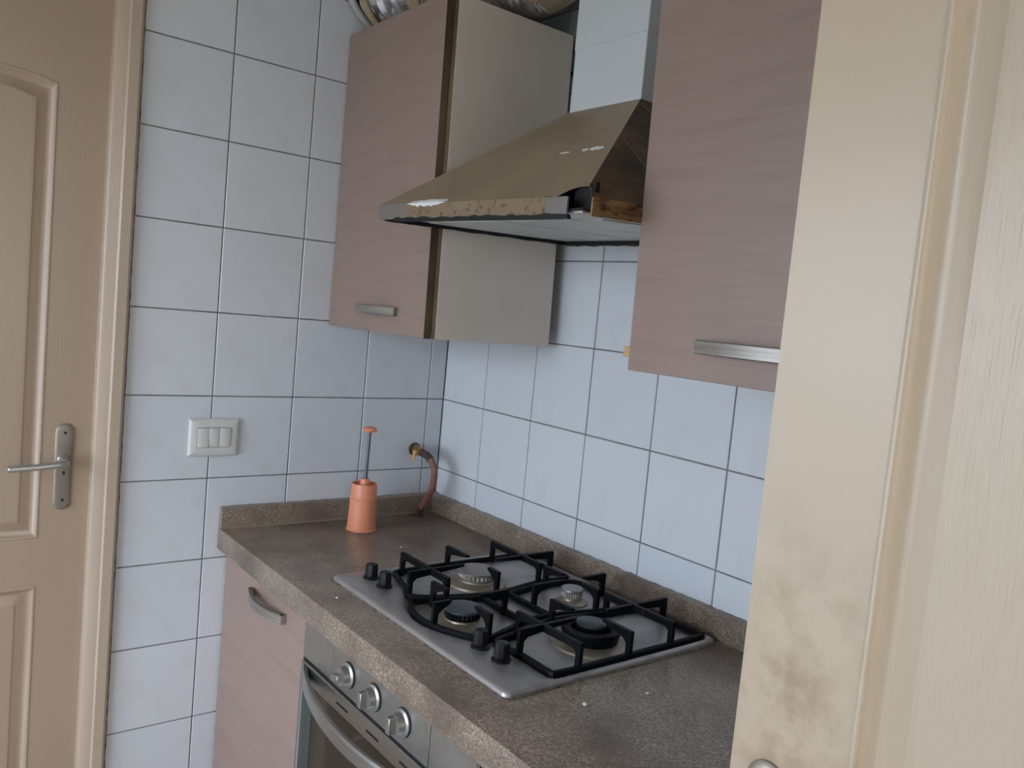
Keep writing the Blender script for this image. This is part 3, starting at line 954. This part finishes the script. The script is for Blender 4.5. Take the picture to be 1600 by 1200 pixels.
lip(V(FL), V(BL), 'side_lip', M['hood_lip'], (-1, 0, 0), 0.0006)
# dark soot bead under the front lip
b = MB()
loops = []
for i in range(31):
    p = a_.lerp(c_, 0.10+0.85*i/30)
    w = 0.0005+random.uniform(0, 0.0045)
    loops.append([p+Vector((0, -0.0012, -0.0035-random.uniform(0, 0.002))), p+Vector((0, -0.0014, w)), p+Vector((0, 0.004, w)), p+Vector((0, 0.008, -0.004))])
b.loft(loops)
b.build('soot_edge', M['black'], hd, angle=30)
# paint flakes: white primer showing on the lip and mid face
def chip(u0, u1, v0, v1, rag, name='primer_chip'):
    """ragged thin flake area on the front face; u along the lip, v up the slope"""
    n_ = 16
    pts_t, pts_b = [], []
    for i in range(n_+1):
        u = u0+(u1-u0)*i/n_
        taper = math.sin(math.pi*i/n_)**0.5 if 0 < i < n_ else 0.05
        vm = (v0+v1)/2
        hv = (v1-v0)/2*taper
        l0, l1 = fl_.lerp(fr_, u), V(TFL).lerp(V(TFR), u)
        pts_t.append(l0.lerp(l1, vm+hv*random.uniform(1-rag, 1)))
        pts_b.append(l0.lerp(l1, vm-hv*random.uniform(1-rag, 1)))
    nn = Vector(nf).normalized()
    nn = nn if nn.y < 0 else -nn
    b_ = MB()
    t_, m_ = [b_.v(p+nn*0.0004) for p in pts_t], [b_.v(p+nn*0.0004) for p in pts_b]
    t2, m2 = [b_.v(p+nn*0.0009) for p in pts_t], [b_.v(p+nn*0.0009) for p in pts_b]
    for i in range(n_):
        b_.face((t2[i], t2[i+1], m2[i+1], m2[i]))
        b_.face((t_[i], t2[i], t2[i+1], t_[i+1]))
        b_.face((m2[i], m_[i], m_[i+1], m2[i+1]))
    return b_.build(name, M['white_chip'], hd, angle=20)
chip(0.185, 0.40, -0.004, 0.036, 0.6)
up_e, lo_e = [], []
for i in range(15):
    t = i/14
    p = V(FL, LH+0.0005).lerp(V(FR, LH+0.0005), 0.185+0.215*t)+Vector((0, -0.0016, 0))
    up_e.append(p)
    lo_e.append(p+Vector((0, 0, -0.0012-0.0085*math.sin(math.pi*min(1, t*1.05))**0.7*random.uniform(0.35, 1.0))))
MB().prism(up_e+lo_e[::-1], (0, -0.0005, 0)).build('primer_chip', M['white_chip'], hd)
chip(0.700, 0.762, 0.428, 0.446, 0.7)
chip(0.830, 0.870, 0.425, 0.462, 0.7)
chip(0.872, 0.955, 0.425, 0.470, 0.6)
# underside: filter tray and back rail
ins = 0.012
q = [V(FL)+Vector((ins, ins, 0.006)), V(FR)+Vector((-ins, ins, 0.006)), V(BR)+Vector((-ins, 0, 0.006)), V(BL)+Vector((ins, 0, 0.006))]
MB().prism(q, (0, 0, 0.004)).build('underside_panel', M['hood_under'], hd)
def qq(u, v_):
    return q[0].lerp(q[1], u).lerp(q[3].lerp(q[2], u), v_)
for u0, u1 in ((0.06, 0.485), (0.515, 0.94)):
    pts = [qq(u0, 0.16), qq(u1, 0.16), qq(u1, 0.80), qq(u0, 0.80)]
    MB().prism([p+Vector((0, 0, -0.0035)) for p in pts], (0, 0, 0.0045), 0.001).build('grease_filter', M['hood_under'], hd)
b = MB()
for i in range(24):
    pass
pts = [q[3].lerp(q[2], i/30) for i in range(31)]
b.loft([[p+Vector((0, -0.012, -0.007-random.uniform(0, .002))), p+Vector((0, -0.013, 0.0)), p+Vector((0, 0, 0.0)), p+Vector((0, 0, -0.009-random.uniform(0, .003)))] for p in pts])
b.build('back_rail', M['black'], hd, angle=30)
b = MB()
pts = [q[0].lerp(q[3], i/30) for i in range(31)]
b.loft([[p+Vector((-0.008, 0, -0.008)), p+Vector((-0.008, 0, 0)), p+Vector((0.004, 0, 0.0)), p+Vector((0.003+random.uniform(0, .003), 0, -0.007-random.uniform(0, .003)))] for p in pts])
b.build('side_rail', M['black'], hd, angle=30)
# sooty inside seen through the burnt corner
MB().box(0.995, 1.058, -0.494, -0.43, 0.616, 0.619).box(1.01, 1.055, -0.470, -0.462, 0.618, 0.660).build('burnt_core', M['black'], hd)
# chimney in two telescoping boxes
MB().box(0.680, 0.874, -0.215, -0.004, 0.862, 0.985, 0.0012).build('chimney', M['chimney'], hd)
MB().box(0.6788, 0.8752, -0.2162, -0.004, 0.984, 1.56, 0.0012).build('chimney_sleeve', M['chimney'], hd)

# ------------------------------------------------------------------ foil duct on the cabinet
du = thing('foil_duct', (0.02, -0.255, CZ1), 'crumpled aluminium foil duct with tan tape lying on the corner wall cabinet', 'duct')
path = catmull([(0.012, -0.250, 1.243), (0.10, -0.248, 1.240), (0.22, -0.232, 1.240), (0.32, -0.200, 1.240), (0.39, -0.170, 1.246), (0.45, -0.145, 1.258)], 10)
rads = []
b = MB()
t0 = (path[1]-path[0]).normalized()
aa = Vector((0, 0, 1))
loops = []
SEG = 72
for i, p in enumerate(path):
    t = (path[min(i+1, len(path)-1)]-path[max(i-1, 0)]).normalized()
    aa = (aa-t*aa.dot(t)).normalized()
    bb = t.cross(aa)
    L = []
    for k in range(SEG):
        th = 2*math.pi*k/SEG
        d = aa*math.cos(th)+bb*math.sin(th)
        q_ = p+d*0.12
        r_ = 0.124+0.010*noise.noise(q_*16)+0.008*noise.noise(q_*38)+0.0015*(1 if i % 2 else -1)
        L.append(p+d*r_)
    loops.append(L)
b.loft(loops)
b.build('duct', M['foil'], du, angle=18)
def band(i0, i1, r_, name, material):
    b_ = MB()
    ps = path[i0:i1+1]
    t = (ps[-1]-ps[0]).normalized()
    a0 = t.orthogonal().normalized()
    b0 = t.cross(a0)
    Ls = []
    for p, rr in [(ps[0], r_-.006)]+[(x_, r_) for x_ in ps]+[(ps[-1], r_-.006)]:
        Ls.append([p+(a0*math.cos(2*math.pi*k/40)+b0*math.sin(2*math.pi*k/40))*(rr+0.002*noise.noise(Vector((k*.7, rr, 3)))) for k in range(40)])
    b_.loft(Ls, True, False, False)
    return b_.build(name, material, du, angle=45)
band(4, 6, 0.133, 'tape_band', M['tape'])
band(17, 20, 0.132, 'tape_band', M['tape'])
# tan taped sleeve rising to the chimney
sp = catmull([(0.415, -0.160, 1.250), (0.46, -0.142, 1.262), (0.51, -0.128, 1.280), (0.58, -0.116, 1.305), (0.655, -0.110, 1.315)], 8)
b = MB()
b.tube([p for p in sp], [(0.127 if i < 7 else 0.127-0.0011*(i-6))+0.003*noise.noise(p*20) for i, p in enumerate(sp)], 36, False)
b.build('taped_sleeve', M['tape'], du, angle=40)
# wall collar
b = MB()
L = []
for j in range(14):
    t = 2*math.pi*j/14
    L.append((0.143+0.009*math.cos(t), 0.012+0.009*math.sin(t)))
b.lathe(L+[L[0]], (0.001, -0.258, 1.262), (1, 0, 0), 48)
b.build('wall_collar', M['ring'], du)

# ------------------------------------------------------------------ small things
# light switch
sw = thing('light_switch', (0, -0.645, 0.10), 'white three-rocker light switch on the tiles beside the door', 'light switch')
b = MB()
def sect(x, k):
    y0, y1, z0, z1 = -0.7045+k, -0.587-k, 0.0555+k, 0.1440-k
    L = []
    for i in range(9):
        t = i/8
        L.append((x, y0+(y1-y0)*t, z0-0.002*math.sin(math.pi*t)))
    for i in range(9):
        t = i/8
        L.append((x, y1+(y0-y1)*t, z1+0.002*math.sin(math.pi*t)))
    return L
b.loft([sect(0.0002, 0.001), sect(0.004, 0.0), sect(0.009, 0.004), sect(0.0115, 0.011), sect(0.0112, 0.02)])
b.build('cover_plate', M['switch'], sw, angle=25)
MB().box(0.0110, 0.0118, -0.6865, -0.6095, 0.0770, 0.1245).build('recess', mat('switch_gap', (96, 92, 88), 0.7), sw)
for k in range(3):
    y0 = -0.6858+k*0.0256
    tilt = 0.0022 if k == 0 else -0.0008
    zA, zB = 0.0780, 0.1235
    b = MB()
    b.prism([(0.0112, y0, zA), (0.0148+tilt, y0, zA), (0.0142, y0, (zA+zB)/2), (0.0148-tilt, y0, zB), (0.0112, y0, zB)], (0, 0.0246, 0), 0.0005)
    b.build('rocker', M['switch'], sw)

# gas tap and hose
gv = thing('gas_tap', (0, -0.085, 0.05), 'brass gas tap with yellow lever on the tiles in the corner', 'gas tap')
ax_ = Vector((0.93, 0.36, 0.02)).normalized()
MB().lathe([(0.019, 0.0), (0.018, 0.004), (0.012, 0.006), (0.012, 0.014)], (0.0005, -0.083, 0.056), (1, 0, 0), 24).build('wall_collar', M['dark_metal'], gv)
MB().lathe([(0.0125, 0.008), (0.0145, 0.010), (0.0145, 0.020), (0.011, 0.022), (0.010, 0.030), (0.012, 0.032), (0.012, 0.042)], (0.0, -0.083, 0.056), (1, 0, -0.05), 6).build('body', M['brass'], gv, angle=25)
MB().lathe([(0.0095, 0.0), (0.0095, 0.012), (0.007, 0.016), (0.0065, 0.030)], (0.038, -0.083, 0.054), (1, 0.05, -0.18), 16).build('hose_nozzle', M['dark_metal'], gv)
b = MB()
b.lathe([(0.007, 0.0), (0.007, 0.008), (0.004, 0.009)], (0.030, -0.093, 0.052), (0.1, -1, 0), 14)
b.prism([(0.023, -0.099, 0.056), (0.036, -0.099, 0.056), (0.0345, -0.100, 0.030), (0.030, -0.101, 0.024), (0.0255, -0.100, 0.030)], (0, -0.0035, 0), 0.0008)
b.build('lever', M['yellow'], gv)
hose_pts = [(0.050, -0.083, 0.052), (0.074, -0.085, 0.0505), (0.099, -0.086, 0.038), (0.1135, -0.085, 0.016), (0.110, -0.084, -0.024), (0.092, -0.083, -0.056), (0.072, -0.083, -0.083), (0.055, -0.084, -0.108), (0.050, -0.085, -0.1215)]
hp = catmull(hose_pts, 8)
hs = thing('gas_hose', (0.05, -0.085, ZW), 'red-brown rubber gas hose curving from the tap into the worktop', 'hose')
MB().tube(hp, 0.0093, 16).build('hose', M['hose'], hs)
MB().tube(hp[1:15], 0.0106, 16).build('hose_clamp_sleeve', M['dark_metal'], hs)
MB().tube(hp[-13:], [0.0102]*12+[0.013], 16).build('burnt_end', M['hose_burnt'], hs)
b = MB()
b.lathe([(0.021, 0.0), (0.019, 0.0022), (0.011, 0.0035)], (0.050, -0.085, ZW), (0, 0, 1), 18)
b.build('grommet', M['hose_burnt'], hs)

# orange hand pump
px, py = 0.126, -0.300
pu = thing('hand_pump', (px, py, ZW), 'salmon orange plastic hand pump with steel plunger rod on the worktop', 'pump')
MB().lathe([(0.036, 0.0), (0.0385, 0.001), (0.0385, 0.003), (0.0362, 0.006), (0.0337, 0.078), (0.0347, 0.0795), (0.0347, 0.0825), (0.0332, 0.084), (0.0318, 0.118), (0.0312, 0.1195), (0.0295, 0.1185), (0.0292, 0.112), (0.012, 0.110)], (px, py, ZW), (0, 0, 1), 40).build('barrel', M['orange'], pu)
MB().lathe([(0.0125, 0.109), (0.0115, 0.129), (0.0105, 0.1315), (0.004, 0.132)], (px, py, ZW), (0, 0, 1), 24).build('neck', M['orange'], pu)
MB().lathe([(0.0043, 0.125), (0.0043, 0.255)], (px, py, ZW), (0.012, 0.006, 1), 14).build('plunger_rod', M['rod'], pu)
MB().lathe([(0.005, 0.249), (0.008, 0.2515), (0.0178, 0.2535), (0.0185, 0.2565), (0.0155, 0.2615), (0.008, 0.2645), (0.001, 0.265)], (px, py, ZW), (0.012, 0.006, 1), 28).build('plunger_knob', M['orange'], pu)

# crumbs on the worktop
for (x, y, s_, lab) in ((1.1115, -0.4375, 0.0045, 'pale crumb on the worktop in front of the hob, by its right front corner'),
                        (1.128, -0.318, 0.003, 'tiny pale crumb on the worktop right of the hob'),
                        (0.552, -0.575, 0.003, 'tiny pale crumb between the hob and the worktop front edge'),
                        (0.30, -0.285, 0.0028, 'tiny pale crumb on the worktop between orange pump and hob')):
    bm = bmesh.new()
    bmesh.ops.create_icosphere(bm, subdivisions=2, radius=s_)
    for w in bm.verts:
        w.co *= 1+0.35*noise.noise(w.co*300+Vector((x*50, y*50, 0)))
        w.co.z *= 0.6
    lo_z = min(w.co.z for w in bm.verts)
    m_ = MB()
    m_.bm.free()
    m_.bm = bm
    for w in bm.verts:
        w.co += Vector((x, y, ZW-lo_z-0.0003))
    e = m_.build('crumb', M['crumb'])
    tag(e, lab, 'crumb', 'crumbs on the worktop')

for o in bpy.data.objects:
    if '_o' in o:
        del o['_o']
